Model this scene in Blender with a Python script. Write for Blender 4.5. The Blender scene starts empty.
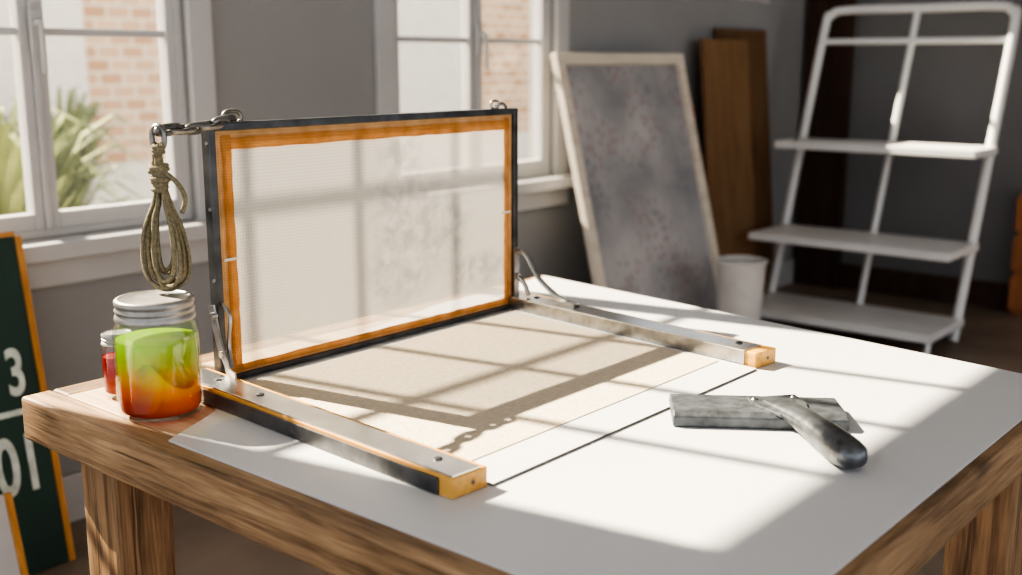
import bpy, bmesh, math, random
from mathutils import Matrix, Vector
random.seed(7)
S = bpy.context.scene
T = 0.75          # table surface height
WX = -2.67        # inner face of the window wall
BY = 5.6          # inner face of the back wall

# ------------------------------------------------------------------ helpers
def link(o): S.collection.objects.link(o); return o

def root(name, loc, label, cat, **kw):
    o = bpy.data.objects.new(name, None); o.empty_display_size = .05
    o.location = loc; link(o); o["label"] = label; o["category"] = cat
    for k, v in kw.items(): o[k] = v
    return o

def parent_world(p):
    v = Vector((0, 0, 0))
    while p: v += p.location; p = p.parent
    return v

def mk(name, bm, mats, parent=None, origin=None, bevel=0, smooth=False, seg=2, recalc=True, **props):
    off = Vector(parent_world(parent)) if parent else Vector(origin or (0, 0, 0))
    if parent and origin: off = Vector(origin)
    if recalc: bmesh.ops.recalc_face_normals(bm, faces=bm.faces[:])
    bmesh.ops.translate(bm, verts=bm.verts[:], vec=-off)
    me = bpy.data.meshes.new(name); bm.to_mesh(me); bm.free()
    for m in (mats if isinstance(mats, (list, tuple)) else [mats]): me.materials.append(m)
    if smooth:
        for p in me.polygons: p.use_smooth = True
    o = bpy.data.objects.new(name, me); link(o)
    if parent:
        o.parent = parent; o.location = off - Vector(parent_world(parent))
    else: o.location = off
    if bevel:
        b = o.modifiers.new("bevel", 'BEVEL'); b.width = bevel; b.segments = seg; b.limit_method = 'ANGLE'
        b.angle_limit = math.radians(40)
    if smooth:
        try: me.set_sharp_from_angle(angle=math.radians(45))
        except Exception: pass
    for k, v in props.items(): o[k] = v
    return o

def box(bm, x0, x1, y0, y1, z0, z1, mat=0, M=None):
    vs = [bm.verts.new((x, y, z)) for x in (x0, x1) for y in (y0, y1) for z in (z0, z1)]
    if M:
        for v in vs: v.co = M @ v.co
    for f in ((0,1,3,2),(4,6,7,5),(0,4,5,1),(2,3,7,6),(0,2,6,4),(1,5,7,3)):
        fc = bm.faces.new([vs[i] for i in f]); fc.material_index = mat
    return vs

def prism(bm, poly, z0, z1, mat=0, M=None, side=None):
    a = [bm.verts.new((p[0], p[1], z0)) for p in poly]
    b = [bm.verts.new((p[0], p[1], z1)) for p in poly]
    if M:
        for v in a + b: v.co = M @ v.co
    n = len(poly)
    bm.faces.new(a[::-1]).material_index = mat
    bm.faces.new(b).material_index = mat
    for i in range(n):
        bm.faces.new((a[i], a[(i+1) % n], b[(i+1) % n], b[i])).material_index = mat if side is None else side

def loft(bm, secs, M=None, mat=0):
    rings = [[bm.verts.new(M @ Vector(p) if M else Vector(p)) for p in s] for s in secs]
    n = len(rings[0])
    for A, B in zip(rings, rings[1:]):
        for k in range(n): bm.faces.new((A[k], A[(k+1) % n], B[(k+1) % n], B[k])).material_index = mat
    bm.faces.new(rings[0][::-1]); bm.faces.new(rings[-1])

def catmull(P, n=6, closed=False):
    P = [Vector(p) for p in P]; out = []
    N = len(P)
    for i in range(N if closed else N-1):
        if closed: p0, p1, p2, p3 = P[(i-1) % N], P[i], P[(i+1) % N], P[(i+2) % N]
        else: p0, p1, p2, p3 = P[max(i-1, 0)], P[i], P[i+1], P[min(i+2, N-1)]
        for k in range(n):
            t = k/n
            out.append(.5*((2*p1)+(-p0+p2)*t+(2*p0-5*p1+4*p2-p3)*t*t+(-p0+3*p1-3*p2+p3)*t**3))
    if not closed: out.append(P[-1])
    return out

def tube(bm, pts, r, seg=10, closed=False, mat=0, flat=1.0, M=None):
    pts = [Vector(p) for p in pts]; N = len(pts)
    rs = r if isinstance(r, (list, tuple)) else [r]*N
    rings = []; up = None
    for i in range(N):
        if closed: t = pts[(i+1) % N]-pts[(i-1) % N]
        else: t = pts[min(i+1, N-1)]-pts[max(i-1, 0)]
        t.normalize()
        if up is None:
            ref = Vector((0, 0, 1)) if abs(t.z) < .9 else Vector((1, 0, 0))
            up = (ref - t*ref.dot(t)).normalized()
        else:
            up = (up - t*up.dot(t)).normalized()
        sd = t.cross(up)
        ring = []
        for k in range(seg):
            a = 2*math.pi*k/seg
            c = pts[i] + sd*math.cos(a)*rs[i] + up*math.sin(a)*rs[i]*flat
            ring.append(bm.verts.new(M @ c if M else c))
        rings.append(ring)
    for i in range(N if closed else N-1):
        A, B = rings[i], rings[(i+1) % N]
        for k in range(seg):
            bm.faces.new((A[k], A[(k+1) % seg], B[(k+1) % seg], B[k])).material_index = mat
    if not closed:
        bm.faces.new(rings[0][::-1]).material_index = mat
        bm.faces.new(rings[-1]).material_index = mat

def lathe(bm, prof, cx, cy, z0, seg=40, mat=0):
    rings = []
    for (r, z) in prof:
        if r < 1e-6: rings.append([bm.verts.new((cx, cy, z0+z))])
        else: rings.append([bm.verts.new((cx+r*math.cos(2*math.pi*k/seg), cy+r*math.sin(2*math.pi*k/seg), z0+z)) for k in range(seg)])
    for A, B in zip(rings, rings[1:]):
        for k in range(seg):
            j = (k+1) % seg
            if len(A) == 1 and len(B) == 1: continue
            if len(A) == 1: f = (A[0], B[j], B[k])
            elif len(B) == 1: f = (A[k], A[j], B[0])
            else: f = (A[k], A[j], B[j], B[k])
            bm.faces.new(f).material_index = mat

# ------------------------------------------------------------------ materials
def nt(name):
    m = bpy.data.materials.new(name); m.use_nodes = True
    n = m.node_tree.nodes; l = m.node_tree.links
    return m, n, l, n["Principled BSDF"]

def plain(name, col, rough=.5, metal=0, var=.12, scale=8, bump=0.0, bscale=60):
    m, n, l, b = nt(name)
    tc = n.new("ShaderNodeTexCoord"); no = n.new("ShaderNodeTexNoise")
    no.inputs["Scale"].default_value = scale; no.inputs["Detail"].default_value = 5
    l.new(tc.outputs["Object"], no.inputs["Vector"])
    r = n.new("ShaderNodeValToRGB")
    r.color_ramp.elements[0].position = .3; r.color_ramp.elements[1].position = .7
    r.color_ramp.elements[0].color = (*[c*(1-var) for c in col], 1)
    r.color_ramp.elements[1].color = (*[min(1, c*(1+var)) for c in col], 1)
    l.new(no.outputs["Fac"], r.inputs["Fac"]); l.new(r.outputs["Color"], b.inputs["Base Color"])
    b.inputs["Roughness"].default_value = rough; b.inputs["Metallic"].default_value = metal
    if bump:
        n2 = n.new("ShaderNodeTexNoise"); n2.inputs["Scale"].default_value = bscale
        l.new(tc.outputs["Object"], n2.inputs["Vector"])
        bp = n.new("ShaderNodeBump"); bp.inputs["Strength"].default_value = bump; bp.inputs["Distance"].default_value = .002
        l.new(n2.outputs["Fac"], bp.inputs["Height"]); l.new(bp.outputs["Normal"], b.inputs["Normal"])
    return m

def wood(name, c1, c2, axis=0, rough=.55, scale=14, bump=.3, rustic=False):
    m, n, l, b = nt(name)
    tc = n.new("ShaderNodeTexCoord"); mp = n.new("ShaderNodeMapping")
    sc = [1, 1, 1]; sc[axis] = .055 if rustic else .07
    if rustic: scale = 42
    mp.inputs["Scale"].default_value = sc
    l.new(tc.outputs["Object"], mp.inputs["Vector"])
    a = n.new("ShaderNodeTexNoise"); a.inputs["Scale"].default_value = scale; a.inputs["Detail"].default_value = 8
    a.inputs["Distortion"].default_value = .7
    l.new(mp.outputs[0], a.inputs["Vector"])
    f = n.new("ShaderNodeTexNoise"); f.inputs["Scale"].default_value = scale*7; f.inputs["Detail"].default_value = 4
    l.new(mp.outputs[0], f.inputs["Vector"])
    mx = n.new("ShaderNodeMath"); mx.operation = 'MULTIPLY_ADD'
    mx.inputs[1].default_value = .45; l.new(f.outputs["Fac"], mx.inputs[0])
    m2 = n.new("ShaderNodeMath"); m2.operation = 'MULTIPLY'; m2.inputs[1].default_value = .65
    l.new(a.outputs["Fac"], m2.inputs[0]); l.new(m2.outputs[0], mx.inputs[2])
    r = n.new("ShaderNodeValToRGB")
    r.color_ramp.elements[0].position = .40; r.color_ramp.elements[1].position = .68
    r.color_ramp.elements[0].color = (*c1, 1); r.color_ramp.elements[1].color = (*c2, 1)
    l.new(mx.outputs[0], r.inputs["Fac"])
    col = r.outputs["Color"]; hgt = mx.outputs[0]
    if rustic:
        pn = n.new("ShaderNodeTexNoise"); pn.inputs["Scale"].default_value = 6; pn.inputs["Detail"].default_value = 6
        l.new(tc.outputs["Object"], pn.inputs["Vector"])
        pr = n.new("ShaderNodeValToRGB"); pr.color_ramp.elements[0].position = .35; pr.color_ramp.elements[1].position = .7
        pr.color_ramp.elements[0].color = (.72, .70, .68, 1); pr.color_ramp.elements[1].color = (1.1, 1.1, 1.1, 1)
        l.new(pn.outputs["Fac"], pr.inputs[0])
        pm = n.new("ShaderNodeMixRGB"); pm.blend_type = 'MULTIPLY'; pm.inputs[0].default_value = 1; l.new(col, pm.inputs[1]); l.new(pr.outputs[0], pm.inputs[2]); col = pm.outputs[0]
        mk_ = n.new("ShaderNodeMapping"); s2 = [10, 10, 10]; s2[axis] = 5; mk_.inputs["Scale"].default_value = s2
        mk_.inputs["Location"].default_value = (.3, .2, .45)
        l.new(tc.outputs["Object"], mk_.inputs["Vector"])
        vo = n.new("ShaderNodeTexVoronoi"); vo.inputs["Scale"].default_value = 1; l.new(mk_.outputs[0], vo.inputs["Vector"])
        kr = n.new("ShaderNodeValToRGB"); kr.color_ramp.elements[0].position = .05; kr.color_ramp.elements[1].position = .18
        kr.color_ramp.elements[0].color = (1, 1, 1, 1); kr.color_ramp.elements[1].color = (0, 0, 0, 1)
        l.new(vo.outputs["Distance"], kr.inputs[0])
        mc = n.new("ShaderNodeMapping"); s3 = [1, 1, 1]; s3[axis] = .03; mc.inputs["Scale"].default_value = s3
        l.new(tc.outputs["Object"], mc.inputs["Vector"])
        cn = n.new("ShaderNodeTexNoise"); cn.inputs["Scale"].default_value = 130; cn.inputs["Detail"].default_value = 3
        l.new(mc.outputs[0], cn.inputs["Vector"])
        cr = n.new("ShaderNodeValToRGB"); cr.color_ramp.elements[0].position = .31; cr.color_ramp.elements[1].position = .36
        cr.color_ramp.elements[0].color = (1, 1, 1, 1); cr.color_ramp.elements[1].color = (0, 0, 0, 1)
        l.new(cn.outputs["Fac"], cr.inputs[0])
        mxm = n.new("ShaderNodeMath"); mxm.operation = 'MAXIMUM'; l.new(kr.outputs[0], mxm.inputs[0]); l.new(cr.outputs[0], mxm.inputs[1])
        sc_ = n.new("ShaderNodeMath"); sc_.operation = 'MULTIPLY'; sc_.inputs[1].default_value = .65; l.new(mxm.outputs[0], sc_.inputs[0])
        mi = n.new("ShaderNodeMixRGB"); l.new(sc_.outputs[0], mi.inputs[0]); l.new(col, mi.inputs[1])
        mi.inputs[2].default_value = (c1[0]*.35, c1[1]*.35, c1[2]*.35, 1); col = mi.outputs[0]
        sb = n.new("ShaderNodeMath"); sb.operation = 'SUBTRACT'; l.new(hgt, sb.inputs[0]); l.new(sc_.outputs[0], sb.inputs[1]); hgt = sb.outputs[0]
    l.new(col, b.inputs["Base Color"])
    b.inputs["Roughness"].default_value = rough
    bp = n.new("ShaderNodeBump"); bp.inputs["Strength"].default_value = bump; bp.inputs["Distance"].default_value = .002
    l.new(hgt, bp.inputs["Height"]); l.new(bp.outputs["Normal"], b.inputs["Normal"])
    return m

def thin_glass(name, tint=(1, 1, 1), edge=.6, base=.04, power=3.5, bump=.0):
    m, n, l, b = nt(name); n.remove(b)
    out = n["Material Output"]
    tr = n.new("ShaderNodeBsdfTransparent"); tr.inputs["Color"].default_value = (*tint, 1)
    gl = n.new("ShaderNodeBsdfGlossy"); gl.inputs["Roughness"].default_value = .04
    lw = n.new("ShaderNodeLayerWeight"); lw.inputs[0].default_value = .5
    pw = n.new("ShaderNodeMath"); pw.operation = 'POWER'; pw.inputs[1].default_value = power; l.new(lw.outputs["Facing"], pw.inputs[0])
    ma = n.new("ShaderNodeMath"); ma.operation = 'MULTIPLY_ADD'; ma.inputs[1].default_value = edge; ma.inputs[2].default_value = base
    l.new(pw.outputs[0], ma.inputs[0])
    no = n.new("ShaderNodeTexNoise"); no.inputs["Scale"].default_value = 6
    bp = n.new("ShaderNodeBump"); bp.inputs["Strength"].default_value = bump
    l.new(no.outputs["Fac"], bp.inputs["Height"]); l.new(bp.outputs["Normal"], gl.inputs["Normal"])
    mx = n.new("ShaderNodeMixShader")
    l.new(ma.outputs[0], mx.inputs[0]); l.new(tr.outputs[0], mx.inputs[1]); l.new(gl.outputs[0], mx.inputs[2])
    l.new(mx.outputs[0], out.inputs["Surface"])
    return m

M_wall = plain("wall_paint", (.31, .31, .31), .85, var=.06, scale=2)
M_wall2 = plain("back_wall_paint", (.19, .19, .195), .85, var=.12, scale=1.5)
M_ceil = plain("ceiling_paint", (.55, .54, .53), .9)
M_trim = plain("window_paint", (.50, .495, .49), .45, var=.05, scale=5)
M_base = plain("baseboard_paint", (.50, .50, .50), .55, var=.05)
M_floor = plain("floor_concrete", (.26, .20, .155), .5, var=.25, scale=3, bump=.2)
M_white = plain("white_laminate", (.665, .668, .67), .36, var=.03, scale=3)
M_seam = plain("board_edge", (.14, .13, .12), .7)
M_beige = plain("beige_pallet_cover", (.63, .545, .42), .85, var=.10, scale=120, bump=.7, bscale=420)
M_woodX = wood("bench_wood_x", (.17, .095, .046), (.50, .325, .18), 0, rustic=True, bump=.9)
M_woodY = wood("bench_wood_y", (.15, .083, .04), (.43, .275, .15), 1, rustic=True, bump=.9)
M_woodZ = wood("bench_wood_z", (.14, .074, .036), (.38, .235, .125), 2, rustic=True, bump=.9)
M_woodT = wood("bench_wood_top", (.40, .27, .16), (.66, .49, .33), 0, scale=20)
M_rail = wood("rail_wood", (.48, .22, .04), (.78, .44, .11), 0, .45)
M_dark = plain("dark_steel", (.085, .088, .093), .36, .65, var=.4, scale=25, bump=.25)
M_steel = plain("brushed_steel", (.74, .74, .73), .22, 1.0, var=.08, scale=30)
M_steel2 = plain("worn_zinc", (.42, .42, .42), .30, .95, var=.25, scale=60, bump=.3)
M_side = plain("blackened_steel", (.14, .14, .145), .38, .8, var=.3, scale=40)
M_chain = plain("chain_steel", (.24, .235, .225), .38, .85, var=.35, scale=60)
M_lid = plain("zinc_lid", (.36, .35, .33), .42, .65, var=.2, scale=50)
M_squ = plain("squeegee_metal", (.085, .095, .105), .5, .35, var=.45, scale=60, bump=.5, bscale=120)
M_sqh = plain("squeegee_handle", (.155, .165, .175), .34, .75, var=.35, scale=60, bump=.25)
M_rope = plain("rope_fibre", (.22, .19, .12), .9, var=.35, scale=260, bump=.8, bscale=600)
M_glass = thin_glass("jar_glass", (.97, .985, .975), .5, .045, 4)
M_wglass = thin_glass("window_glass", (.98, .985, .98), .4, .03, 4, .05)
M_shelf = plain("shelf_white", (.78, .78, .77), .4, var=.03)
M_cream = wood("cream_frame", (.62, .55, .45), (.78, .71, .60), 1, .6, bump=.1)
M_card = wood("cardboard_brown", (.13, .07, .03), (.20, .11, .052), 2, .8)
M_card2 = wood("board_tan", (.20, .11, .05), (.28, .165, .08), 2, .8)
M_red = plain("red_board", (.26, .03, .018), .7)
M_bin = plain("bin_plastic", (.62, .60, .57), .6)
M_green = plain("sign_green", (.010, .045, .034), .5, var=.2)
M_sgw = plain("sign_lettering", (.60, .65, .59), .6, var=.2, scale=40)
M_or = wood("sign_edge", (.42, .18, .045), (.62, .31, .09), 2, .6)
M_brown = wood("dark_wood", (.04, .02, .012), (.08, .04, .024), 2, .7)
M_redwood = wood("red_wood", (.30, .11, .04), (.46, .19, .08), 2, .6)

def screen_mat():
    m, n, l, b = nt("screen_fabric"); n.remove(b); out = n["Material Output"]
    tc = n.new("ShaderNodeTexCoord")
    def blob(cy_, cz_, sy_, sz_):
        vm = n.new("ShaderNodeVectorMath"); vm.operation = 'SUBTRACT'; vm.inputs[1].default_value = (0, cy_, cz_)
        l.new(tc.outputs["Object"], vm.inputs[0])
        vs = n.new("ShaderNodeVectorMath"); vs.operation = 'MULTIPLY'; vs.inputs[1].default_value = (0, sy_, sz_)
        l.new(vm.outputs[0], vs.inputs[0])
        ln = n.new("ShaderNodeVectorMath"); ln.operation = 'LENGTH'; l.new(vs.outputs[0], ln.inputs[0])
        mr = n.new("ShaderNodeMapRange"); mr.inputs[1].default_value = 1.1; mr.inputs[2].default_value = .5
        l.new(ln.outputs["Value"], mr.inputs[0]); return mr.outputs[0]
    # loose rounded patches: faint residue of an old stencil
    cur = None
    for args in ((.37, .29, 17, 17), (.38, .20, 10, 9), (.46, .17, 12, 13), (.36, .11, 11, 16), (.56, .085, 9, 26)):
        o_ = blob(*args)
        if cur is None: cur = o_
        else:
            q_ = n.new("ShaderNodeMath"); q_.operation = 'MAXIMUM'; l.new(cur, q_.inputs[0]); l.new(o_, q_.inputs[1]); cur = q_.outputs[0]
    no = n.new("ShaderNodeTexNoise"); no.inputs["Scale"].default_value = 34; no.inputs["Detail"].default_value = 7
    no.inputs["Distortion"].default_value = .3
    l.new(tc.outputs["Object"], no.inputs["Vector"])
    r = n.new("ShaderNodeValToRGB"); r.color_ramp.elements[0].position = .36; r.color_ramp.elements[1].position = .60
    l.new(no.outputs["Fac"], r.inputs["Fac"])
    mu = n.new("ShaderNodeMath"); mu.operation = 'MULTIPLY'; l.new(cur, mu.inputs[0]); l.new(r.outputs["Color"], mu.inputs[1])
    m3 = n.new("ShaderNodeMath"); m3.operation = 'MULTIPLY'; m3.inputs[1].default_value = .68; l.new(mu.outputs[0], m3.inputs[0])
    mix = n.new("ShaderNodeMixRGB"); mix.inputs[1].default_value = (.80, .755, .68, 1); mix.inputs[2].default_value = (.42, .42, .41, 1)
    l.new(m3.outputs[0], mix.inputs[0])
    wa = n.new("ShaderNodeTexWave"); wa.bands_direction = 'Y'; wa.inputs["Scale"].default_value = 66; wa.inputs["Distortion"].default_value = .6; l.new(tc.outputs["Object"], wa.inputs["Vector"])
    wb = n.new("ShaderNodeTexWave"); wb.bands_direction = 'Z'; wb.inputs["Scale"].default_value = 66; wb.inputs["Distortion"].default_value = .6; l.new(tc.outputs["Object"], wb.inputs["Vector"])
    wm = n.new("ShaderNodeMath"); wm.operation = 'MULTIPLY'; l.new(wa.outputs["Fac"], wm.inputs[0]); l.new(wb.outputs["Fac"], wm.inputs[1])
    bp = n.new("ShaderNodeBump"); bp.inputs["Strength"].default_value = .5; bp.inputs["Distance"].default_value = .001
    l.new(wm.outputs[0], bp.inputs["Height"])
    dk = n.new("ShaderNodeMath"); dk.operation = 'MULTIPLY'; dk.inputs[1].default_value = .5; l.new(wm.outputs[0], dk.inputs[0])
    mw = n.new("ShaderNodeMixRGB"); mw.inputs[2].default_value = (.50, .46, .39, 1); l.new(dk.outputs[0], mw.inputs[0]); l.new(mix.outputs[0], mw.inputs[1])
    d = n.new("ShaderNodeBsdfDiffuse"); t = n.new("ShaderNodeBsdfTranslucent"); tr = n.new("ShaderNodeBsdfTransparent")
    l.new(mw.outputs[0], d.inputs[0]); l.new(mw.outputs[0], t.inputs[0]); l.new(bp.outputs[0], d.inputs["Normal"])
    a = n.new("ShaderNodeMixShader"); a.inputs[0].default_value = .16
    l.new(d.outputs[0], a.inputs[1]); l.new(t.outputs[0], a.inputs[2])
    c = n.new("ShaderNodeMixShader"); c.inputs[0].default_value = .34
    l.new(a.outputs[0], c.inputs[1]); l.new(tr.outputs[0], c.inputs[2]); l.new(c.outputs[0], out.inputs["Surface"])
    return m
M_screen = screen_mat()

def tape_mat(name, c, tl=.3):
    m, n, l, b = nt(name); n.remove(b); out = n["Material Output"]
    tc = n.new("ShaderNodeTexCoord"); no = n.new("ShaderNodeTexNoise"); no.inputs["Scale"].default_value = 35; no.inputs["Detail"].default_value = 8
    l.new(tc.outputs["Object"], no.inputs["Vector"])
    r = n.new("ShaderNodeValToRGB"); r.color_ramp.elements[0].position = .32; r.color_ramp.elements[1].position = .68
    r.color_ramp.elements[0].color = (c[0]*.78, c[1]*.70, c[2]*.62, 1); r.color_ramp.elements[1].color = (*c, 1)
    l.new(no.outputs["Fac"], r.inputs[0])
    wa = n.new("ShaderNodeTexWave"); wa.bands_direction = 'Y'; wa.inputs["Scale"].default_value = 80; wa.inputs["Distortion"].default_value = 1; l.new(tc.outputs["Object"], wa.inputs["Vector"])
    wb = n.new("ShaderNodeTexWave"); wb.bands_direction = 'Z'; wb.inputs["Scale"].default_value = 80; wb.inputs["Distortion"].default_value = 1; l.new(tc.outputs["Object"], wb.inputs["Vector"])
    wm = n.new("ShaderNodeMath"); wm.operation = 'MULTIPLY'; l.new(wa.outputs["Fac"], wm.inputs[0]); l.new(wb.outputs["Fac"], wm.inputs[1])
    dk = n.new("ShaderNodeMath"); dk.operation = 'MULTIPLY'; dk.inputs[1].default_value = .45; l.new(wm.outputs[0], dk.inputs[0])
    mw = n.new("ShaderNodeMixRGB"); mw.inputs[2].default_value = (c[0]*.55, c[1]*.45, c[2]*.35, 1); l.new(dk.outputs[0], mw.inputs[0]); l.new(r.outputs[0], mw.inputs[1])
    bp = n.new("ShaderNodeBump"); bp.inputs["Strength"].default_value = .5; bp.inputs["Distance"].default_value = .001; l.new(wm.outputs[0], bp.inputs["Height"])
    d = n.new("ShaderNodeBsdfDiffuse"); t = n.new("ShaderNodeBsdfTranslucent")
    l.new(mw.outputs[0], d.inputs[0]); l.new(mw.outputs[0], t.inputs[0]); l.new(bp.outputs[0], d.inputs["Normal"])
    a = n.new("ShaderNodeMixShader"); a.inputs[0].default_value = tl
    l.new(d.outputs[0], a.inputs[1]); l.new(t.outputs[0], a.inputs[2]); l.new(a.outputs[0], out.inputs["Surface"])
    return m
M_tape = tape_mat("orange_tape", (.54, .27, .105), .14)
M_tape2 = tape_mat("amber_tape", (.70, .46, .25), .24)

def liquid_mat():
    m, n, l, b = nt("layered_ink")
    tc = n.new("ShaderNodeTexCoord"); sp = n.new("ShaderNodeSeparateXYZ"); l.new(tc.outputs["Generated"], sp.inputs[0])
    no = n.new("ShaderNodeTexNoise"); no.inputs["Scale"].default_value = 2; no.inputs["Detail"].default_value = 0; l.new(tc.outputs["Generated"], no.inputs["Vector"])
    ad = n.new("ShaderNodeMath"); ad.operation = 'MULTIPLY_ADD'; ad.inputs[1].default_value = .06; l.new(no.outputs["Fac"], ad.inputs[0]); l.new(sp.outputs["Z"], ad.inputs[2])
    r = n.new("ShaderNodeValToRGB"); r.color_ramp.interpolation = 'EASE'; e = r.color_ramp.elements
    e[0].position = .02; e[0].color = (.30, .022, .002, 1)
    e[1].position = 1.0; e[1].color = (.44, .68, .04, 1)
    for p, c in ((.20, (.52, .075, .003)), (.38, (.66, .21, .005)), (.55, (.58, .44, .008)), (.78, (.36, .53, .010))):
        x = e.new(p); x.color = (*c, 1)
    l.new(ad.outputs[0], r.inputs[0]); l.new(r.outputs["Color"], b.inputs["Base Color"])
    b.inputs["Roughness"].default_value = .04
    t = n.new("ShaderNodeBsdfTranslucent"); l.new(r.outputs[0], t.inputs[0])
    gm = n.new("ShaderNodeGamma"); gm.inputs[1].default_value = .6; l.new(r.outputs[0], gm.inputs[0])
    tt = n.new("ShaderNodeBsdfTransparent"); l.new(gm.outputs[0], tt.inputs[0])
    a = n.new("ShaderNodeMixShader"); a.inputs[0].default_value = .6
    l.new(b.outputs[0], a.inputs[1]); l.new(t.outputs[0], a.inputs[2])
    c = n.new("ShaderNodeMixShader"); c.inputs[0].default_value = .30
    l.new(a.outputs[0], c.inputs[1]); l.new(tt.outputs[0], c.inputs[2]); l.new(c.outputs[0], n["Material Output"].inputs["Surface"])
    return m
M_liq = liquid_mat()
def rl():
    m, n, l, b = nt("red_ink")
    b.inputs["Base Color"].default_value = (.36, .022, .008, 1); b.inputs["Roughness"].default_value = .2
    no = n.new("ShaderNodeTexNoise"); no.inputs["Scale"].default_value = 20
    bp = n.new("ShaderNodeBump"); bp.inputs["Strength"].default_value = .05; l.new(no.outputs[0], bp.inputs["Height"]); l.new(bp.outputs[0], b.inputs["Normal"])
    t = n.new("ShaderNodeBsdfTranslucent"); t.inputs[0].default_value = (.5, .035, .010, 1)
    a = n.new("ShaderNodeMixShader"); a.inputs[0].default_value = .5
    l.new(b.outputs[0], a.inputs[1]); l.new(t.outputs[0], a.inputs[2]); l.new(a.outputs[0], n["Material Output"].inputs["Surface"])
    return m
M_redink = rl()

def brick_mat():
    m, n, l, b = nt("pale_brick")
    tc = n.new("ShaderNodeTexCoord")
    sx = n.new("ShaderNodeSeparateXYZ"); cb = n.new("ShaderNodeCombineXYZ"); l.new(tc.outputs["Object"], sx.inputs[0])
    l.new(sx.outputs["Y"], cb.inputs["X"]); l.new(sx.outputs["Z"], cb.inputs["Y"])
    br = n.new("ShaderNodeTexBrick"); br.inputs["Scale"].default_value = 2.2
    br.inputs["Color1"].default_value = (.64, .36, .20, 1); br.inputs["Color2"].default_value = (.86, .60, .40, 1)
    br.inputs["Mortar"].default_value = (.90, .80, .64, 1); br.inputs["Mortar Size"].default_value = .025
    l.new(cb.outputs[0], br.inputs["Vector"]); l.new(br.outputs["Color"], b.inputs["Base Color"])
    b.inputs["Roughness"].default_value = .9
    return m
M_brick = brick_mat()
M_stucco = plain("stucco", (.95, .89, .78), .9, var=.05)
M_ground = plain("paving", (.85, .79, .67), .9, var=.1)
M_leaf = plain("leaf_green", (.26, .29, .11), .8, var=.35, scale=3)

def art_mat():
    m, n, l, b = nt("stencil_art")
    tc = n.new("ShaderNodeTexCoord")
    base = n.new("ShaderNodeMixRGB"); base.inputs[1].default_value = (.52, .505, .50, 1); base.inputs[2].default_value = (.30, .305, .315, 1)
    n1 = n.new("ShaderNodeTexNoise"); n1.inputs["Scale"].default_value = 3.0; n1.inputs["Detail"].default_value = 8
    l.new(tc.outputs["Object"], n1.inputs["Vector"])
    r1 = n.new("ShaderNodeValToRGB"); r1.color_ramp.elements[0].position = .35; r1.color_ramp.elements[1].position = .62
    l.new(n1.outputs["Fac"], r1.inputs[0]); l.new(r1.outputs[0], base.inputs[0])
    sx = n.new("ShaderNodeSeparateXYZ"); cb = n.new("ShaderNodeCombineXYZ"); l.new(tc.outputs["Object"], sx.inputs[0])
    l.new(sx.outputs["Y"], cb.inputs["X"]); l.new(sx.outputs["Z"], cb.inputs["Y"])
    vo = n.new("ShaderNodeTexVoronoi"); vo.voronoi_dimensions = '2D'; vo.inputs["Scale"].default_value = 22; vo.inputs["Randomness"].default_value = .85
    l.new(cb.outputs[0], vo.inputs["Vector"])
    rv = n.new("ShaderNodeValToRGB"); rv.color_ramp.elements[0].position = .22; rv.color_ramp.elements[1].position = .34
    rv.color_ramp.elements[0].color = (1, 1, 1, 1); rv.color_ramp.elements[1].color = (0, 0, 0, 1)
    l.new(vo.outputs["Distance"], rv.inputs[0])
    n2 = n.new("ShaderNodeTexNoise"); n2.inputs["Scale"].default_value = 3; n2.inputs["Detail"].default_value = 2; l.new(cb.outputs[0], n2.inputs["Vector"])
    r2 = n.new("ShaderNodeValToRGB"); r2.color_ramp.elements[0].position = .42; r2.color_ramp.elements[1].position = .52
    l.new(n2.outputs["Fac"], r2.inputs[0])
    mu = n.new("ShaderNodeMath"); mu.operation = 'MULTIPLY'; l.new(rv.outputs[0], mu.inputs[0]); l.new(r2.outputs[0], mu.inputs[1])
    m2 = n.new("ShaderNodeMath"); m2.operation = 'MULTIPLY'; m2.inputs[1].default_value = .45; l.new(mu.outputs[0], m2.inputs[0])
    hue = n.new("ShaderNodeMixRGB"); hue.inputs[1].default_value = (.36, .20, .19, 1); hue.inputs[2].default_value = (.20, .21, .24, 1)
    n3 = n.new("ShaderNodeTexNoise"); n3.inputs["Scale"].default_value = 5; l.new(cb.outputs[0], n3.inputs["Vector"])
    r3 = n.new("ShaderNodeValToRGB"); r3.color_ramp.elements[0].position = .48; r3.color_ramp.elements[1].position = .54; l.new(n3.outputs["Fac"], r3.inputs[0]); l.new(r3.outputs[0], hue.inputs[0])
    mx = n.new("ShaderNodeMixRGB"); l.new(hue.outputs[0], mx.inputs[2])
    l.new(m2.outputs[0], mx.inputs[0]); l.new(base.outputs[0], mx.inputs[1]); l.new(mx.outputs[0], b.inputs["Base Color"])
    b.inputs["Roughness"].default_value = .5
    return m
M_art = art_mat()

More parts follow.
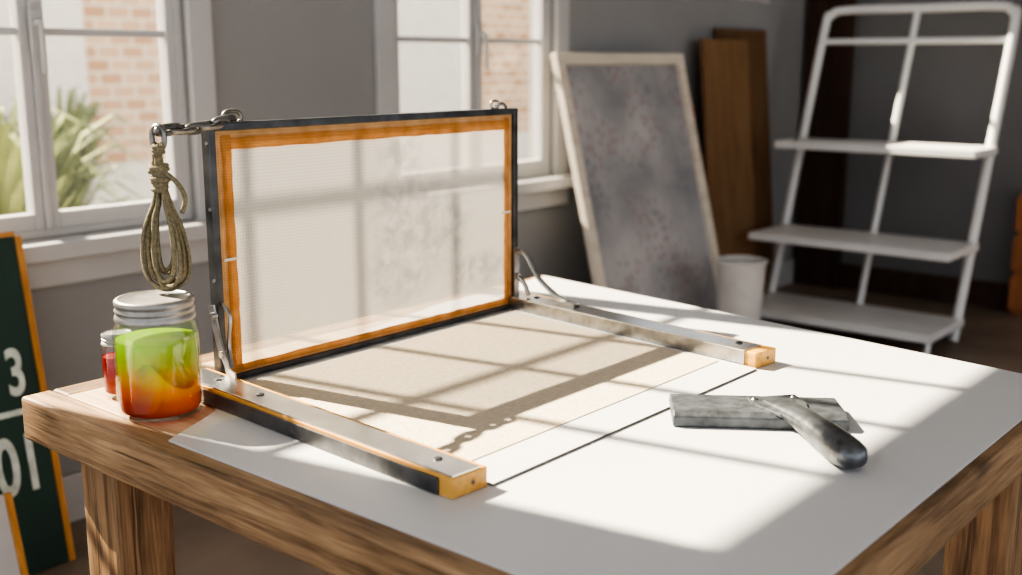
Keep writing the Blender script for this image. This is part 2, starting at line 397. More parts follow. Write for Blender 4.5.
# ------------------------------------------------------------------ room shell
WB, WT = .76, 2.78
WINS = [(.36, 1.78, WB), (2.55, 3.41, WB), (3.95, 5.05, 1.50)]  # last opening is added above the view to let sun onto the shelves
bm = bmesh.new()
xo = WX-.12; H = 3.05; Y0 = -1.6
def wseg(y0, y1, z0, z1): box(bm, xo, WX, y0, y1, z0, z1)
prev = Y0
for (a_, b_, s_) in WINS:
    wseg(prev, a_, 0, H); wseg(a_, b_, 0, s_); wseg(a_, b_, WT, H); prev = b_
wseg(prev, BY+.15, 0, H)
mk("wall_left", bm, M_wall, kind="structure")
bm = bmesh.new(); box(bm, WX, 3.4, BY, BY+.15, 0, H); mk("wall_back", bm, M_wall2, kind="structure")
bm = bmesh.new(); box(bm, xo, 3.4, Y0, BY+.15, -.1, 0); mk("floor", bm, M_floor, kind="structure")
bm = bmesh.new(); box(bm, xo, 3.4, Y0, BY+.15, H, H+.1); mk("ceiling", bm, M_ceil, kind="structure")
bm = bmesh.new(); box(bm, WX, WX+.02, Y0, BY, 0, .13); mk("baseboard_left", bm, M_base, bevel=.004, kind="structure")
bm = bmesh.new(); box(bm, WX+.02, 3.4, BY-.02, BY, 0, .13); mk("baseboard_back", bm, M_brown, bevel=.004, kind="structure")
bm = bmesh.new(); box(bm, WX+.03, WX+.27, BY-.06, BY-.021, .0, H); mk("trim_1", bm, M_brown, kind="structure")

def window(n, y0, y1, WB, posts, munt=(1.27, 1.76, 2.24), vert=()):
    bm = bmesh.new()
    xa, xb = WX-.055, WX-.012
    f = .026; mid = posts[-1]
    box(bm, xa-.015, xb, y0, y0+f, WB, WT); box(bm, xa-.015, xb, y1-f, y1, WB, WT)
    box(bm, xa-.015, xb, y0+f, y1-f, WB, WB+.02); box(bm, xa-.015, xb, y0+f, y1-f, WT-f, WT)
    edges = [y0+f]
    for p in posts:
        box(bm, xa, xb+.010, p-.008, p+.008, WB+.02, WT-f); edges += [p-.008, p+.008]
    edges.append(y1-f)
    cas = [(edges[i], edges[i+1]) for i in range(0, len(edges), 2)]
    s = .025 if n != 3 else .018
    for a, b_ in cas:
        box(bm, xa, xb, a, a+s, WB+.02, WT-f); box(bm, xa, xb, b_-s, b_, WB+.02, WT-f)
        box(bm, xa, xb, a+s, b_-s, WB+.02, WB+.062 if n != 3 else WB+.035); box(bm, xa, xb, a+s, b_-s, WT-f-s, WT-f)
        for z in munt: box(bm, xa+.018, xb-.010, a+s, b_-s, z-.010, z+.010)
    for v in vert: box(bm, xa+.018, xb-.010, v-.010, v+.010, WB+.03, WT-f-.01)
    c = .075
    box(bm, WX, WX+.022, y0-c, y0, WB-.02, WT+c); box(bm, WX, WX+.022, y1, y1+c, WB-.02, WT+c)
    box(bm, WX, WX+.022, y0, y1, WT, WT+c)
    o = mk("window_%d" % n, bm, M_trim, origin=(WX, mid, WB), bevel=.003, kind="structure")
    bm = bmesh.new()
    if n == 3: box(bm, WX-.1, WX+.01, y0-.0, y1+.0, WB-.012, WB-.001)
    else:
        box(bm, WX-.1, WX+.085, y0-.1, y1+.1, WB-.045, WB-.001); box(bm, WX, WX+.03, y0-.07, y1+.07, WB-.12, WB-.045)
    mk("window_sill", bm, M_trim, parent=o, bevel=.004)
    for a, b_ in cas:
        bm = bmesh.new(); box(bm, WX-.034, WX-.031, a+s, b_-s, WB+.04, WT-f-.03)
        mk("glass_pane", bm, M_wglass, parent=o)
    bm = bmesh.new(); hz_ = max(1.22, WB+.4)
    box(bm, WX+.0, WX+.010, mid-.012, mid+.012, hz_, hz_+.10)
    tube(bm, catmull([(WX+.010, mid, hz_+.07), (WX+.033, mid, hz_+.07), (WX+.038, mid, hz_+.04), (WX+.038, mid, hz_-.05)], 4), .007, 8)
    mk("handle", bm, M_trim, parent=o, smooth=True)
window(1, *WINS[0], posts=(1.355,), vert=(.66, .87, 1.09)); window(2, *WINS[1], posts=(2.98,)); window(3, *WINS[2], posts=(4.5,), munt=(1.95, 2.36))  # third window is unseen, added only to light the ladder shelf

# ------------------------------------------------------------------ outside
bm = bmesh.new(); box(bm, -30, xo, -8, 25, -.35, -.15); mk("ground", bm, M_ground, kind="structure")
o = root("building", (-9, 5, -.15), "warm brick building with cream stucco piers", "building")
bm = bmesh.new(); box(bm, -9.6, -9, -4, 16, .3, 4.2); mk("brick_wall", bm, M_brick, parent=o)
bm = bmesh.new(); box(bm, -9.65, -8.9, -4, 16, -.15, .3); box(bm, -8.98, -8.9, 3.1, 4.95, .3, 4.2); box(bm, -8.98, -8.9, 8.2, 9.8, .3, 4.2)
mk("stucco_base", bm, M_stucco, parent=o)
def shrub(x, y, h, n, seed):
    rd = random.Random(seed); bm = bmesh.new()
    for i in range(n):
        a = rd.uniform(0, 2*math.pi); L = h*rd.uniform(.5, 1.1); sp = rd.uniform(.10, .5)*h
        P = []
        for k in range(6):
            t = k/5; P.append(Vector((x+math.cos(a)*sp*t*1.1, y+math.sin(a)*sp*t*1.1, -.15+L*(t*1.3-.42*t*t*t*(1+sp)))))
        w = .022*h; side = Vector((-math.sin(a), math.cos(a), .2))
        prev = None
        for k, p in enumerate(P):
            ww = w*(1-(k/5)**2)+.004
            cur = (bm.verts.new(p-side*ww), bm.verts.new(p+side*ww))
            if prev: bm.faces.new((prev[0], prev[1], cur[1], cur[0]))
            prev = cur
    mk("shrub", bm, M_leaf, origin=(x, y, -.15), label="spiky green garden shrub outside the window", category="plant")
shrub(-5.2, 2.36, 1.45, 150, 1); shrub(-8.0, 4.18, 1.35, 160, 2)

# ------------------------------------------------------------------ work table
tb = root("work_table", (-.9, 1.2, 0), "rustic wooden work table with a white top surface", "table")
X0, X1, Yn = -1.452, -.355, .672
YfL, YfR = 1.822, 1.673
th = .064
def yf(x): return YfL+(YfR-YfL)*(x-X0)/(X1-X0)
e = .045
def part(name, poly, z0, z1, mat, bev=.003):
    bm = bmesh.new(); prism(bm, poly, z0, z1); return mk(name, bm, mat, parent=tb, bevel=bev)
part("table_top", [(X0+e, Yn+e), (X1-e, Yn+e), (X1-e, yf(X1-e)-e), (X0+e, yf(X0+e)-e)], T-.03, T-.0025, M_woodT, .001)
part("edge_board", [(X0, Yn), (X1, Yn), (X1, Yn+e), (X0, Yn+e)], T-th, T-.002, M_woodX, .005)
part("edge_board", [(X1-e, Yn+e), (X1, Yn+e), (X1, yf(X1)-e), (X1-e, yf(X1-e)-e)], T-th, T-.002, M_woodY, .005)
part("edge_board", [(X0, Yn+e), (X0+e, Yn+e), (X0+e, yf(X0+e)-e), (X0, yf(X0)-e)], T-th, T-.002, M_woodY, .005)
part("edge_board", [(X0, yf(X0)-e), (X1, yf(X1)-e), (X1, yf(X1)), (X0, yf(X0))], T-th, T-.002, M_woodX, .005)
part("white_surface", [(-1.135, Yn+.028), (X1-.014, Yn+.028), (X1-.014, yf(X1-.012)-.01), (X0+.02, yf(X0+.02)-.01), (X0+.04, 1.45), (-1.29, .90), (-1.185, .80)], T-.0025, T, M_white, .0008)
for (lx, ly) in ((-1.318, .745), (-.44, .745), (-.425, 1.545), (-1.345, 1.72)):
    bm = bmesh.new(); w = .043
    box(bm, lx-w, lx+w, ly-w, ly+w, 0, T-th)
    mk("leg", bm, M_woodZ, parent=tb, origin=(lx, ly, 0), bevel=.006)

# print board + beige cover
bm = bmesh.new(); prism(bm, [(-1.258, .8755), (-.737, .842), (-.737, 1.436), (-1.258, 1.504)], T, T+.003, side=1)
mk("print_board", bm, [M_white, M_seam], origin=(-1, 1.15, T), label="thin white printing board lying flat under the raised screen", category="board")
bm = bmesh.new(); prism(bm, [(-1.25, .885), (-.80, .86), (-.80, 1.435), (-1.25, 1.49)], T+.003, T+.0042)
mk("print_sheet", bm, M_beige, origin=(-1, 1.15, T+.003), label="beige canvas sheet on the white printing board", category="sheet")

# ------------------------------------------------------------------ screen printing unit
SX = -1.285; SY0, SY1 = .878, 1.530; SZ0, SZ1 = T+.002, 1.117
sp = root("screen_press", (SX, (SY0+SY1)/2, T), "hinged screen printing frame raised upright with orange taped mesh", "screen printing press")
fw, fd = .011, .018
bm = bmesh.new()
box(bm, SX-fd/2, SX+fd/2, SY0, SY0+fw, SZ0, SZ1); box(bm, SX-fd/2, SX+fd/2, SY1-fw, SY1, SZ0, SZ1)
box(bm, SX-fd/2, SX+fd/2, SY0+fw, SY1-fw, SZ1-.011, SZ1); box(bm, SX-fd/2, SX+fd/2, SY0+fw, SY1-fw, SZ0, SZ0+.008)
mk("screen_frame", bm, M_dark, parent=sp, bevel=.0015, label="dark steel outer frame")
a0, a1, z0, z1 = SY0+fw, SY1-fw, SZ0+.008, SZ1-.011
bm = bmesh.new()
vs_ = [bm.verts.new(v) for v in ((SX, a0, z0), (SX, a1, z0), (SX, a1, z1), (SX, a0, z1))]; bm.faces.new(vs_)
mk("mesh_fabric", bm, M_screen, parent=sp, origin=(SX, SY0, T), label="pale translucent woven mesh with a faint stencil ghost")
def ring(bm, x0, x1, a0, a1, z0, z1, wl, wr, wt, wb):
    box(bm, x0, x1, a0, a0+wl, z0, z1); box(bm, x0, x1, a1-wr, a1, z0, z1)
    box(bm, x0, x1, a0+wl, a1-wr, z1-wt, z1); box(bm, x0, x1, a0+wl, a1-wr, z0, z0+wb)
bm = bmesh.new(); ring(bm, SX+.0003, SX+.0025, a0, a1, z0, z1, .018, .014, .015, .008)
mk("amber_border", bm, M_tape2, parent=sp, label="pale amber inner border")
def strip(bm, p, q, w, seed):
    """hand laid strip of tape between two (y, z) points with slightly wavy edges"""
    rd = random.Random(seed); p = Vector(p); q = Vector(q); d = q-p; nrm = Vector((-d.y, d.x)).normalized(); N = 26
    L1 = []; L2 = []
    for i in range(N+1):
        c = p + d*(i/N); j1 = rd.uniform(-.0008, .0008); j2 = rd.uniform(-.0008, .0008)
        a_ = c+nrm*(w/2+j1); b_ = c-nrm*(w/2+j2)
        L1.append(bm.verts.new((SX+.0034+seed*.0004, a_.x, a_.y))); L2.append(bm.verts.new((SX+.0034+seed*.0004, b_.x, b_.y)))
    for i in range(N): bm.faces.new((L1[i], L1[i+1], L2[i+1], L2[i]))
for k, (p, q, w_) in enumerate((((a0+.0215, z0+.002), (a0+.0200, z1-.006), .0160), ((a1-.0165, z0+.002), (a1-.0155, z1-.006), .0125),
                               ((a0+.012, z1-.0185), (a1-.008, z1-.0175), .0165), ((a0+.012, z0+.0085), (a1-.008, z0+.0090), .0095))):
    bm = bmesh.new(); strip(bm, p, q, w_, k); mk("orange_tape", bm, M_tape, parent=sp, label="strip of orange fabric tape")
for ta, tz in ((a0+.006, .925), (a1-.032, .930)):
    bm = bmesh.new(); box(bm, SX+.0050, SX+.0055, ta, ta+.026, tz, tz+.004)
    mk("tape_tab", bm, M_cream, parent=sp)

def rail(p0, p1, out):
    p0 = Vector((*p0, T)); p1 = Vector((*p1, T)); d = p1-p0; L = d.length
    M = Matrix.Translation(p0) @ Matrix.Rotation(math.atan2(d.y, d.x), 4, 'Z')
    r = bpy.data.objects.new("rail", None); r.empty_display_size = .03; link(r); r.parent = sp
    r.location = p0 - sp.location; r["label"] = "steel capped wooden rail"
    w = .026; h = .024
    bm = bmesh.new(); box(bm, 0, L, -w, w, .0005, h, M=M); mk("wooden_bar", bm, M_rail, parent=r, bevel=.0015)
    bm = bmesh.new()
    if out < 0: box(bm, .0, L-.002, -w+.002, w-.009, h, h+.0022, M=M)
    else: box(bm, .0, L-.020, -w-.0022, w-.010, h, h+.0022, M=M)
    mk("steel_plate", bm, M_steel, parent=r, bevel=.0006)
    bm = bmesh.new()
    box(bm, .0, L-.020, -w-.0022, -w, .001, h-.004 if out < 0 else h, M=M)
    mk("side_strip", bm, M_side if out < 0 else M_steel2, parent=r, bevel=.0005)
    for t in (.07, .17, L-.05):
        bm = bmesh.new(); c = M @ Vector((t, 0, h+.0022))
        lathe(bm, [(0, .0022), (.003, .0022), (.0052, .0012), (.0055, 0), (0, 0)], c.x, c.y, c.z, 16)
        mk("screw", bm, M_dark, parent=r, smooth=True)
    bm = bmesh.new()
    Mx = M @ Matrix.Translation((L, .004, .012)) @ Matrix.Rotation(math.pi/2, 4, 'Y')
    a = [Mx @ Vector((.0028*math.cos(i*math.pi/6), .0028*math.sin(i*math.pi/6), .0006)) for i in range(12)]
    bm.faces.new([bm.verts.new(v) for v in a])
    mk("end_hole", bm, M_dark, parent=r)
rail((-1.30, .845), (-.742, .811), -1)
rail((-1.30, 1.538), (-.738, 1.467), 1)

def flatbar(bm, pts, w, t, axis):
    pts = [Vector(p) for p in pts]; ax = Vector(axis).normalized(); secs = []
    for i, p in enumerate(pts):
        d = (pts[min(i+1, len(pts)-1)]-pts[max(i-1, 0)]).normalized(); nr = d.cross(ax).normalized()
        secs.append([p+ax*w+nr*t, p-ax*w+nr*t, p-ax*w-nr*t, p+ax*w-nr*t])
    loft(bm, secs)
X = SX+fd/2
bm = bmesh.new()
y = SY0-.003
flatbar(bm, catmull([(X-.008, y-.002, .866), (X-.004, y-.002, .850), (X+.010, y-.004, .812), (X+.030, y-.008, T+.040), (X+.040, y-.012, T+.030), (X+.062, y-.018, T+.0285)], 4), .0015, .0062, (0, 1, 0))
flatbar(bm, catmull([(X+.004, y+.008, .868), (X+.022, y+.006, .852), (X+.020, y+.003, .812), (X+.036, y-.004, T+.034)], 4), .002, .0022, (0, 1, 0))
for q_ in ((X-.003, .852), (X+.016, .800)): tube(bm, [(q_[0], y-.008, q_[1]), (q_[0], y+.001, q_[1])], .005, 12)
mk("hinge_arm", bm, M_steel2, parent=sp, smooth=True, label="slanted flat steel hinge arm")
bm = bmesh.new(); y = SY1-.006
box(bm, X, X+.003, y-.007, y+.006, SZ0+.022, .866)
tube(bm, catmull([(X+.003, y, .856), (X+.014, y, .860), (X+.030, y-.003, .850), (X+.062, y-.008, .815), (X+.098, 1.518, T+.040), (-1.150, 1.516, T+.031)], 6), .0055, 10, flat=.7)
tube(bm, catmull([(X+.003, y, .812), (X+.020, y, .800), (X+.032, y-.002, T+.030)], 4), .0042, 8)
box(bm, -1.172, -1.130, 1.507, 1.524, T+.0265, T+.033)
for z in (.856, .812): tube(bm, [(X+.002, y, z), (X+.008, y, z)], .006, 12)
mk("hinge_arm", bm, M_steel2, parent=sp, smooth=True, label="bent steel support bracket")
for z in (.90, 1.0, 1.09):
    bm = bmesh.new(); tube(bm, [(SX+.004, SY0-.0015, z), (SX+.004, SY0, z)], .003, 10); mk("screw", bm, M_steel, parent=sp)

def oval(bm, c, d, n, L, W, r):
    c, d, n = Vector(c), Vector(d).normalized(), Vector(n).normalized()
    P = []
    for k in range(20):
        t = 2*math.pi*k/20
        P.append(c + d*L*math.copysign(abs(math.cos(t))**.75, math.cos(t)) + n*W*math.sin(t))
    tube(bm, P, r, 8, closed=True)
bm = bmesh.new()
hx, hy, hz = -1.25, .785, 1.108
A = Vector((SX+.004, SY0+.040, SZ1+.004)); B = Vector((hx, hy+.004, hz+.006))
dd = (B-A); nl = 5; u = dd.normalized(); s1 = u.cross(Vector((0, 0, 1))).normalized(); s2 = Vector((0, 0, 1))
for i in range(nl):
    c = A + dd*((i+.5)/nl) + Vector((0, 0, -.005*math.sin(math.pi*(i+.5)/nl)))
    oval(bm, c, u, (s1+s2*.5) if i % 2 else (s2-s1*.5), dd.length/nl*.76, .0052, .0042)
oval(bm, (SX+.001, SY0+.045, SZ1+.006), (0, 1, 0), (0, 0, 1), .015, .009, .0032)
oval(bm, (hx, hy, hz-.004), (0, 0, 1), (1, .3, 0), .015, .010, .0036)
mk("hook", bm, M_chain, parent=sp, smooth=True, label="weathered grey steel chain clasp")
bm = bmesh.new()
yy = SY1-.055
oval(bm, (SX+.001, yy, SZ1+.007), (0, 1, 0), (0, 0, 1), .010, .007, .0024)
tube(bm, catmull([(SX, yy+.005, SZ1+.004), (SX, yy+.02, SZ1+.009), (SX, yy+.032, SZ1+.002)], 5), .003, 8)
mk("hook", bm, M_steel2, parent=sp, smooth=True, label="small steel shackle")

# rope
bm = bmesh.new()
cx, cy = hx+.003, hy-.003
JT = T+.1535   # jar lid height
top = hz-.014
specs = [(.05, .027, .030, .000, .004), (-.25, .031, .023, .004, -.006), (.35, .022, .026, .008, .009), (-.30, .013, .017, .014, -.010), (.15, .017, .008, .020, .013), (.55, .008, .012, .026, .0), (-.6, .024, .017, .010, .003), (.2, .010, .024, .005, -.004)]
for (a, wl, wr, lo, tw) in specs:
    ca, sa = math.cos(a+.70), math.sin(a+.70); bot = JT+.0035+lo
    P = []
    for (lat, z, k) in ((0, top, 0), (.10*wr, top-.02, 0), (.18*wr, top-.05, .3), (.42*wr, top-.078, .6), (.82*wr, bot+.072, 1), (1.0*wr, bot+.038, 1), (.80*wr, bot+.012, 1), (.05*wr, bot, 1), (-.75*wl, bot+.010, 1), (-1.0*wl, bot+.040, 1), (-.80*wl, bot+.078, 1), (-.36*wl, top-.074, .5), (-.18*wl, top-.05, .3), (-.1*wl, top-.02, 0)):
        P.append((cx+lat*ca-tw*k*.7, cy+lat*sa+tw*k*.7, z))
    tube(bm, catmull(P, 6, True), .0029, 8, closed=True)
P = [(cx+(.0088+.002*math.sin(t*.31))*math.cos(t), cy+(.0088+.002*math.sin(t*.31))*math.sin(t), hz-.038-.0046*t/(2*math.pi)) for t in [k*2*math.pi/14 for k in range(14*7)]]
tube(bm, P, .0031, 8)
P = [(cx+.006*math.cos(t), cy+.006*math.sin(t), hz-.012-.0045*t/(2*math.pi)) for t in [k*2*math.pi/12 for k in range(12*3)]]
tube(bm, P, .0030, 8)
tube(bm, catmull([(cx-.008, cy, hz-.010), (cx-.014, cy+.002, hz-.030), (cx-.006, cy-.010, hz-.048)], 5), .0032, 8)
tube(bm, catmull([(cx+.007, cy, hz-.045), (cx+.018, cy+.012, hz-.060), (cx+.023, cy+.020, hz-.080), (cx+.017, cy+.018, hz-.10)], 5), .0032, 8)
mk("rope_coil", bm, M_rope, origin=(cx, cy, JT), smooth=True, label="olive rope bundle hanging in loops from the chain clasp", category="rope")

# ------------------------------------------------------------------ jars
def jar(cx, cy, R, Hh, lab, liq, fill, lid, name="ink_jar"):
    z = T-.0018
    r = root(name, (cx, cy, z), lab, "jar")
    bm = bmesh.new()
    g = [(0, .002), (R*.8, .001), (R*.95, .004), (R, .012), (R, Hh*.70), (R*.97, Hh*.77), (R*.88, Hh*.81), (R*.84, Hh*.83), (R*.84, Hh*.97),
         (R*.80, Hh*.97), (R*.80, Hh*.84), (R*.92, Hh*.77), (R*.95, Hh*.70), (R*.95, .014), (R*.8, .006), (0, .006)]
    lathe(bm, g, cx, cy, z, 64); mk("glass_body", bm, M_glass, parent=r, smooth=True)
    bm = bmesh.new(); f = Hh*fill
    lathe(bm, [(0, .0065), (R*.78, .0065), (R*.90, .009), (R*.945, .016), (R*.945, f), (R*.91, f-.001), (0, f-.001)], cx, cy, z, 64)
    mk("ink", bm, liq, parent=r, smooth=True)
    bm = bmesh.new(); q = R*.92
    pr = [(0, Hh-.001), (q*.86, Hh-.001), (q*.90, Hh+.0005), (q-.002, Hh), (q, Hh-.002)]
    pr += [(q, Hh*.955), (q-.0012, Hh*.945), (q-.0012, Hh*.925), (q, Hh*.915), (q, Hh*.90), (q-.0012, Hh*.89), (q-.0012, Hh*.875), (q, Hh*.865)]
    pr += [(q+.0010, Hh*.835), (q+.0004, Hh*.825), (q-.003, Hh*.825), (q-.003, Hh-.004), (0, Hh-.004)]
    lathe(bm, pr, cx, cy, z, 64)
    mk("lid", bm, lid, parent=r, smooth=True)
    return r
jar(-1.2385, .757, .0540, .155, "large glass jar with zinc lid holding green and orange ink", M_liq, .66, M_lid)
jar(-1.348, .764, .0225, .090, "small glass jar with metal lid holding red ink", M_redink, .64, M_lid)

# ------------------------------------------------------------------ squeegee
sc = Vector((-.632, 1.235, T)); ang = math.atan2(.120, .170)
Ms = Matrix.Translation(sc) @ Matrix.Rotation(ang, 4, 'Z')
sq = root("squeegee", sc, "dark grey metal squeegee with rounded handle lying on the table", "squeegee")
bm = bmesh.new()
sec = [(-.046, .0), (.044, .0), (.048, .004), (.044, .0160), (-.036, .0190), (-.046, .014)]
v0 = [bm.verts.new(Ms @ Vector((-.108, y, z+.0005))) for y, z in sec]; v1 = [bm.verts.new(Ms @ Vector((.108, y, z+.0005))) for y, z in sec]
bm.faces.new(v0); bm.faces.new(v1[::-1])
for i in range(6): bm.faces.new((v0[i], v0[(i+1) % 6], v1[(i+1) % 6], v1[i]))
mk("blade_holder", bm, M_squ, parent=sq, bevel=.0018)
bm = bmesh.new(); box(bm, -.108, .108, .048, .055, .001, .005, M=Ms); mk("rubber_blade", bm, M_dark, parent=sq)
Mh = Ms @ Matrix.Translation((.030, 0, 0)) @ Matrix.Rotation(math.radians(-74), 4, 'Z')
bm = bmesh.new(); prism(bm, [(-.030, -.034), (.004, -.034), (.046, -.020), (.046, .020), (.004, .034), (-.030, .034)], .0165, .0220, M=Mh)
mk("clamp_plate", bm, M_squ, parent=sq, bevel=.0018)
bm = bmesh.new()
st = [(-.010, .020, .0215, .0030), (.006, .0205, .0222, .0045), (.024, .0200, .0225, .0065), (.042, .0190, .0220, .0090), (.062, .0185, .0215, .0115),
      (.084, .0188, .0210, .0130), (.106, .0195, .0200, .0145), (.128, .0204, .0195, .0155), (.152, .0212, .0185, .0165), (.174, .0210, .0180, .0165), (.189, .0188, .018, .0150), (.198, .0135, .018, .0105), (.202, .004, .018, .003)]
secs = []
for (x, ry, zc, rz) in st:
    secs.append([(x, ry*math.copysign(abs(math.cos(t))**.8, math.cos(t)), zc+rz*math.copysign(abs(math.sin(t))**.8, math.sin(t))) for t in [k*math.pi/12 for k in range(24)]])
loft(bm, secs, M=Mh)
mk("handle", bm, M_sqh, parent=sq, smooth=True)
for p in ((-.018, .027), (-.018, -.027)):
    bm = bmesh.new(); c = Mh @ Vector((p[0], p[1], .0220)); lathe(bm, [(0, .0022), (.003, .0020), (.0045, 0), (0, 0)], c.x, c.y, c.z, 14); mk("screw", bm, M_steel2, parent=sq, smooth=True)

# ------------------------------------------------------------------ leaning things at the window wall
def leanM(xb, y, a):
    s, c = math.sin(a), math.cos(a)
    return Matrix(((0, -s, c, xb), (1, 0, 0, y), (0, c, s, 0), (0, 0, 0, 1)))
a = math.radians(14.0); Mf = leanM(-2.27, 3.27, a); W, Hh, f = .885, 1.26, .045
r = root("framed_screen", (-2.3, 3.71, 0), "large cream framed stencil screen leaning against the wall", "framed screen")
bm = bmesh.new()
box(bm, 0, f, 0, Hh, 0, .03, M=Mf); box(bm, W-f, W, 0, Hh, 0, .03, M=Mf)
box(bm, f, W-f, 0, f, 0, .03, M=Mf); box(bm, f, W-f, Hh-f, Hh, 0, .03, M=Mf)
mk("frame", bm, M_cream, parent=r, bevel=.003)
bm = bmesh.new(); box(bm, f, W-f, f, Hh-f, .008, .012, M=Mf); mk("stencil_panel", bm, M_art, parent=r)
def board(xb, y, w, h, deg, mat, lab, name="board", t=.018):
    Mb = leanM(xb, y, math.radians(deg)); bm = bmesh.new(); box(bm, 0, w, 0, h, 0, t, M=Mb)
    mk(name, bm, mat, origin=(xb, y+w/2, 0), bevel=.002, label=lab, category="board")
board(-2.485, 4.38, .42, 1.30, 5.3, M_card2, "tall tan board leaning against the wall")
board(-2.535, 4.60, .48, 1.35, 5.3, M_card, "tall dark brown board leaning against the wall")
board(-2.53, 4.22, .14, 1.0, 5, M_red, "narrow red board leaning against the wall")
by = 3.88
r = root("waste_bin", (-2.08, by, 0), "pale plastic waste bin standing on the floor", "bin")
bm = bmesh.new(); lathe(bm, [(0, .0), (.078, .0), (.098, .42), (.093, .42), (.074, .01), (0, .01)], -2.08, by, 0, 32)
mk("body", bm, M_bin, parent=r, smooth=True)
bm = bmesh.new(); tube(bm, [(-2.08+.099*math.cos(t), by+.099*math.sin(t), .42) for t in [k*math.pi/16 for k in range(32)]], .006, 8, closed=True)
mk("rim", bm, M_bin, parent=r, smooth=True)

# green signs
def text(body, size, M, parent, mat):
    cu = bpy.data.curves.new("t", 'FONT'); cu.body = body; cu.size = size; cu.extrude = .0008; cu.offset = size*.022
    o = bpy.data.objects.new("t", cu); link(o)
    dg = bpy.context.evaluated_depsgraph_get(); me = bpy.data.meshes.new_from_object(o.evaluated_get(dg))
    bpy.data.objects.remove(o)
    me.transform(M); me.transform(Matrix.Translation(-parent_world(parent)))
    me.materials.clear(); me.materials.append(mat)
    q = bpy.data.objects.new("lettering", me); link(q); q.parent = parent
    return q
a = math.radians(9.5); yr = 1.225; Mg = leanM(-2.45, yr-.62, a)
r = root("green_sign", (-2.45, yr-.31, 0), "dark green sign board with pale numerals leaning by the window", "sign")
bm = bmesh.new(); box(bm, 0, .605, 0, .80, 0, .014, M=Mg); mk("sign_panel", bm, M_green, parent=r)
bm = bmesh.new(); box(bm, .605, .62, 0, .80, 0, .02, M=Mg); box(bm, 0, .605, .80, .812, 0, .02, M=Mg); mk("wooden_edge", bm, M_or, parent=r)
bm = bmesh.new(); box(bm, 0, .605, .380, .394, .014, .016, M=Mg); mk("divider", bm, M_sgw, parent=r)
cond = Matrix.Diagonal((.62, 1, 1, 1))
text("3", .155, Mg @ Matrix.Translation((.530, .43, .0152)) @ cond, r, M_sgw)
text("01", .19, Mg @ Matrix.Translation((.468, .20, .0152)) @ cond, r, M_sgw)
a = math.radians(14); Mg = leanM(-2.27, yr-.745, a)
r = root("small_sign", (-2.27, yr-.47, 0), "small pale board with wooden edge leaning on the green sign", "sign")
bm = bmesh.new(); box(bm, 0, .54, 0, .27, 0, .012, M=Mg); mk("sign_panel", bm, M_base, parent=r)
bm = bmesh.new(); box(bm, .54, .555, 0, .27, 0, .018, M=Mg); mk("wooden_edge", bm, M_or, parent=r)

# ------------------------------------------------------------------ ladder shelf
r = root("ladder_shelf", (-1.96, 4.95, 0), "white tubular ladder shelf with three empty shelves", "shelf")
xl, xr = -2.42, -1.53; yb, yt, zt = 4.80, 5.30, 1.44
def ty(z): return yb+(yt-yb)*z/zt
bm = bmesh.new(); q = .09
P = [(xl, yb, 0.0), (xl, ty(zt*.5), zt*.5), (xl, ty(zt-q), zt-q), (xl+.02, ty(zt-.025), zt-.025), (xl+q, yt, zt), ((xl+xr)/2, yt, zt), (xr-q, yt, zt), (xr-.02, ty(zt-.025), zt-.025), (xr, ty(zt-q), zt-q), (xr, ty(zt*.5), zt*.5), (xr, yb, 0)]
tube(bm, catmull(P, 6), .021, 12)
mk("tube_frame", bm, M_shelf, parent=r, smooth=True)
bm = bmesh.new(); tube(bm, [((xl+xr)/2, ty(.02), .02), ((xl+xr)/2, yt, zt)], .016, 10); mk("upright", bm, M_shelf, parent=r, smooth=True)
bm = bmesh.new(); tube(bm, [(xl, ty(1.29), 1.29), (xr, ty(1.29), 1.29)], .016, 10); mk("rung", bm, M_shelf, parent=r, smooth=True)
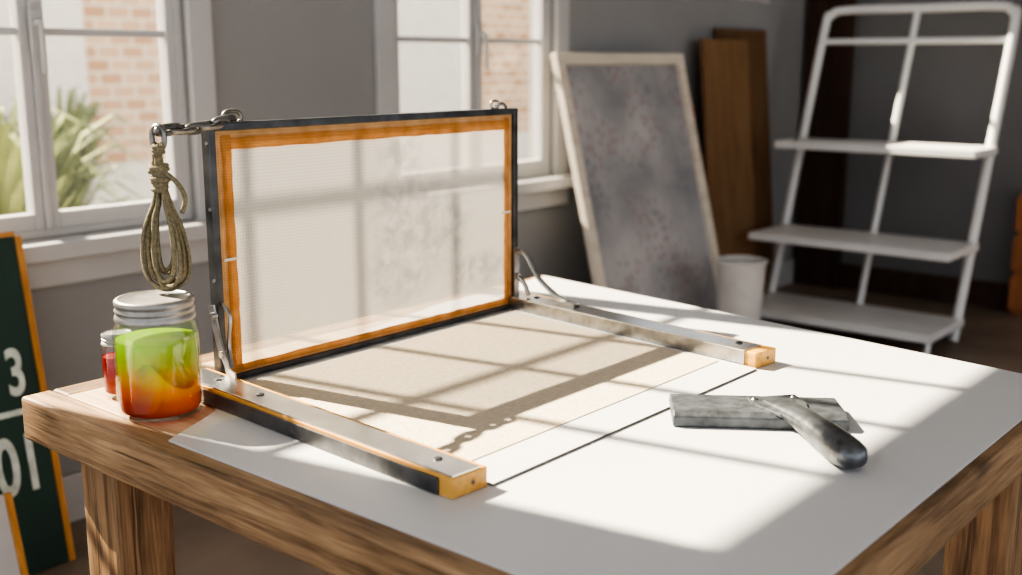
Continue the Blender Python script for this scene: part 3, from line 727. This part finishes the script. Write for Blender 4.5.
for z, dep in ((.10, .42), (.42, .38), (.83, .30)):
    bm = bmesh.new(); y1 = ty(z)-.0; box(bm, xl+.0, xr+.03, y1-dep, y1, z-.012, z)
    box(bm, xl+.0, xr+.03, y1-dep, y1-dep+.014, z-.034, z-.012)
    box(bm, xl+.0, xl+.012, y1-dep+.014, y1, z-.034, z-.012); box(bm, xr+.018, xr+.03, y1-dep+.014, y1, z-.034, z-.012)
    mk("shelf_board", bm, M_shelf, parent=r, bevel=.004)
for x in (xl+.02, xr+.01):
    bm = bmesh.new(); tube(bm, [(x, ty(0)-.36, .0), (x, ty(.1)-.36, .09)], .012, 10)
    mk("foot", bm, M_shelf, parent=r, smooth=True)
bm = bmesh.new(); box(bm, -1.50, -.6, BY-.10, BY-.03, 0, .60)
for k in range(3): box(bm, -1.51, -.59, BY-.12, BY-.10, .03+k*.19, .19+k*.19)
mk("wooden_crate", bm, M_redwood, origin=(-1, BY-.07, 0), bevel=.004, label="reddish wooden slatted panel standing against the wall", category="crate")

# ------------------------------------------------------------------ light
w = bpy.data.worlds.new("world"); S.world = w; w.use_nodes = True
bg = w.node_tree.nodes["Background"]; bg.inputs[0].default_value = (.90, .94, 1, 1); bg.inputs[1].default_value = .85
sl = bpy.data.lights.new("sun", 'SUN'); sl.energy = 18; sl.angle = math.radians(.55); sl.color = (1, .87, .68)
so = bpy.data.objects.new("sun", sl); link(so)
d = Vector((1, .20, -.88)).normalized()
so.rotation_euler = d.to_track_quat('-Z', 'Y').to_euler(); so.location = (-5, 1, 5)

# ------------------------------------------------------------------ camera
cam = bpy.data.cameras.new("camera"); co = bpy.data.objects.new("camera", cam); link(co)
co.location = (0, 0, 1.2); co.rotation_euler = (math.radians(90-11.66), 0, math.radians(40.2))
cam.sensor_width = 36; cam.lens = 1100/1022*36; cam.clip_start = .02
cam.dof.use_dof = True; cam.dof.focus_distance = 1.5; cam.dof.aperture_fstop = 3.4
S.camera = co
S.view_settings.view_transform = 'AgX'
S.view_settings.look = 'AgX - High Contrast'
S.view_settings.exposure = .5
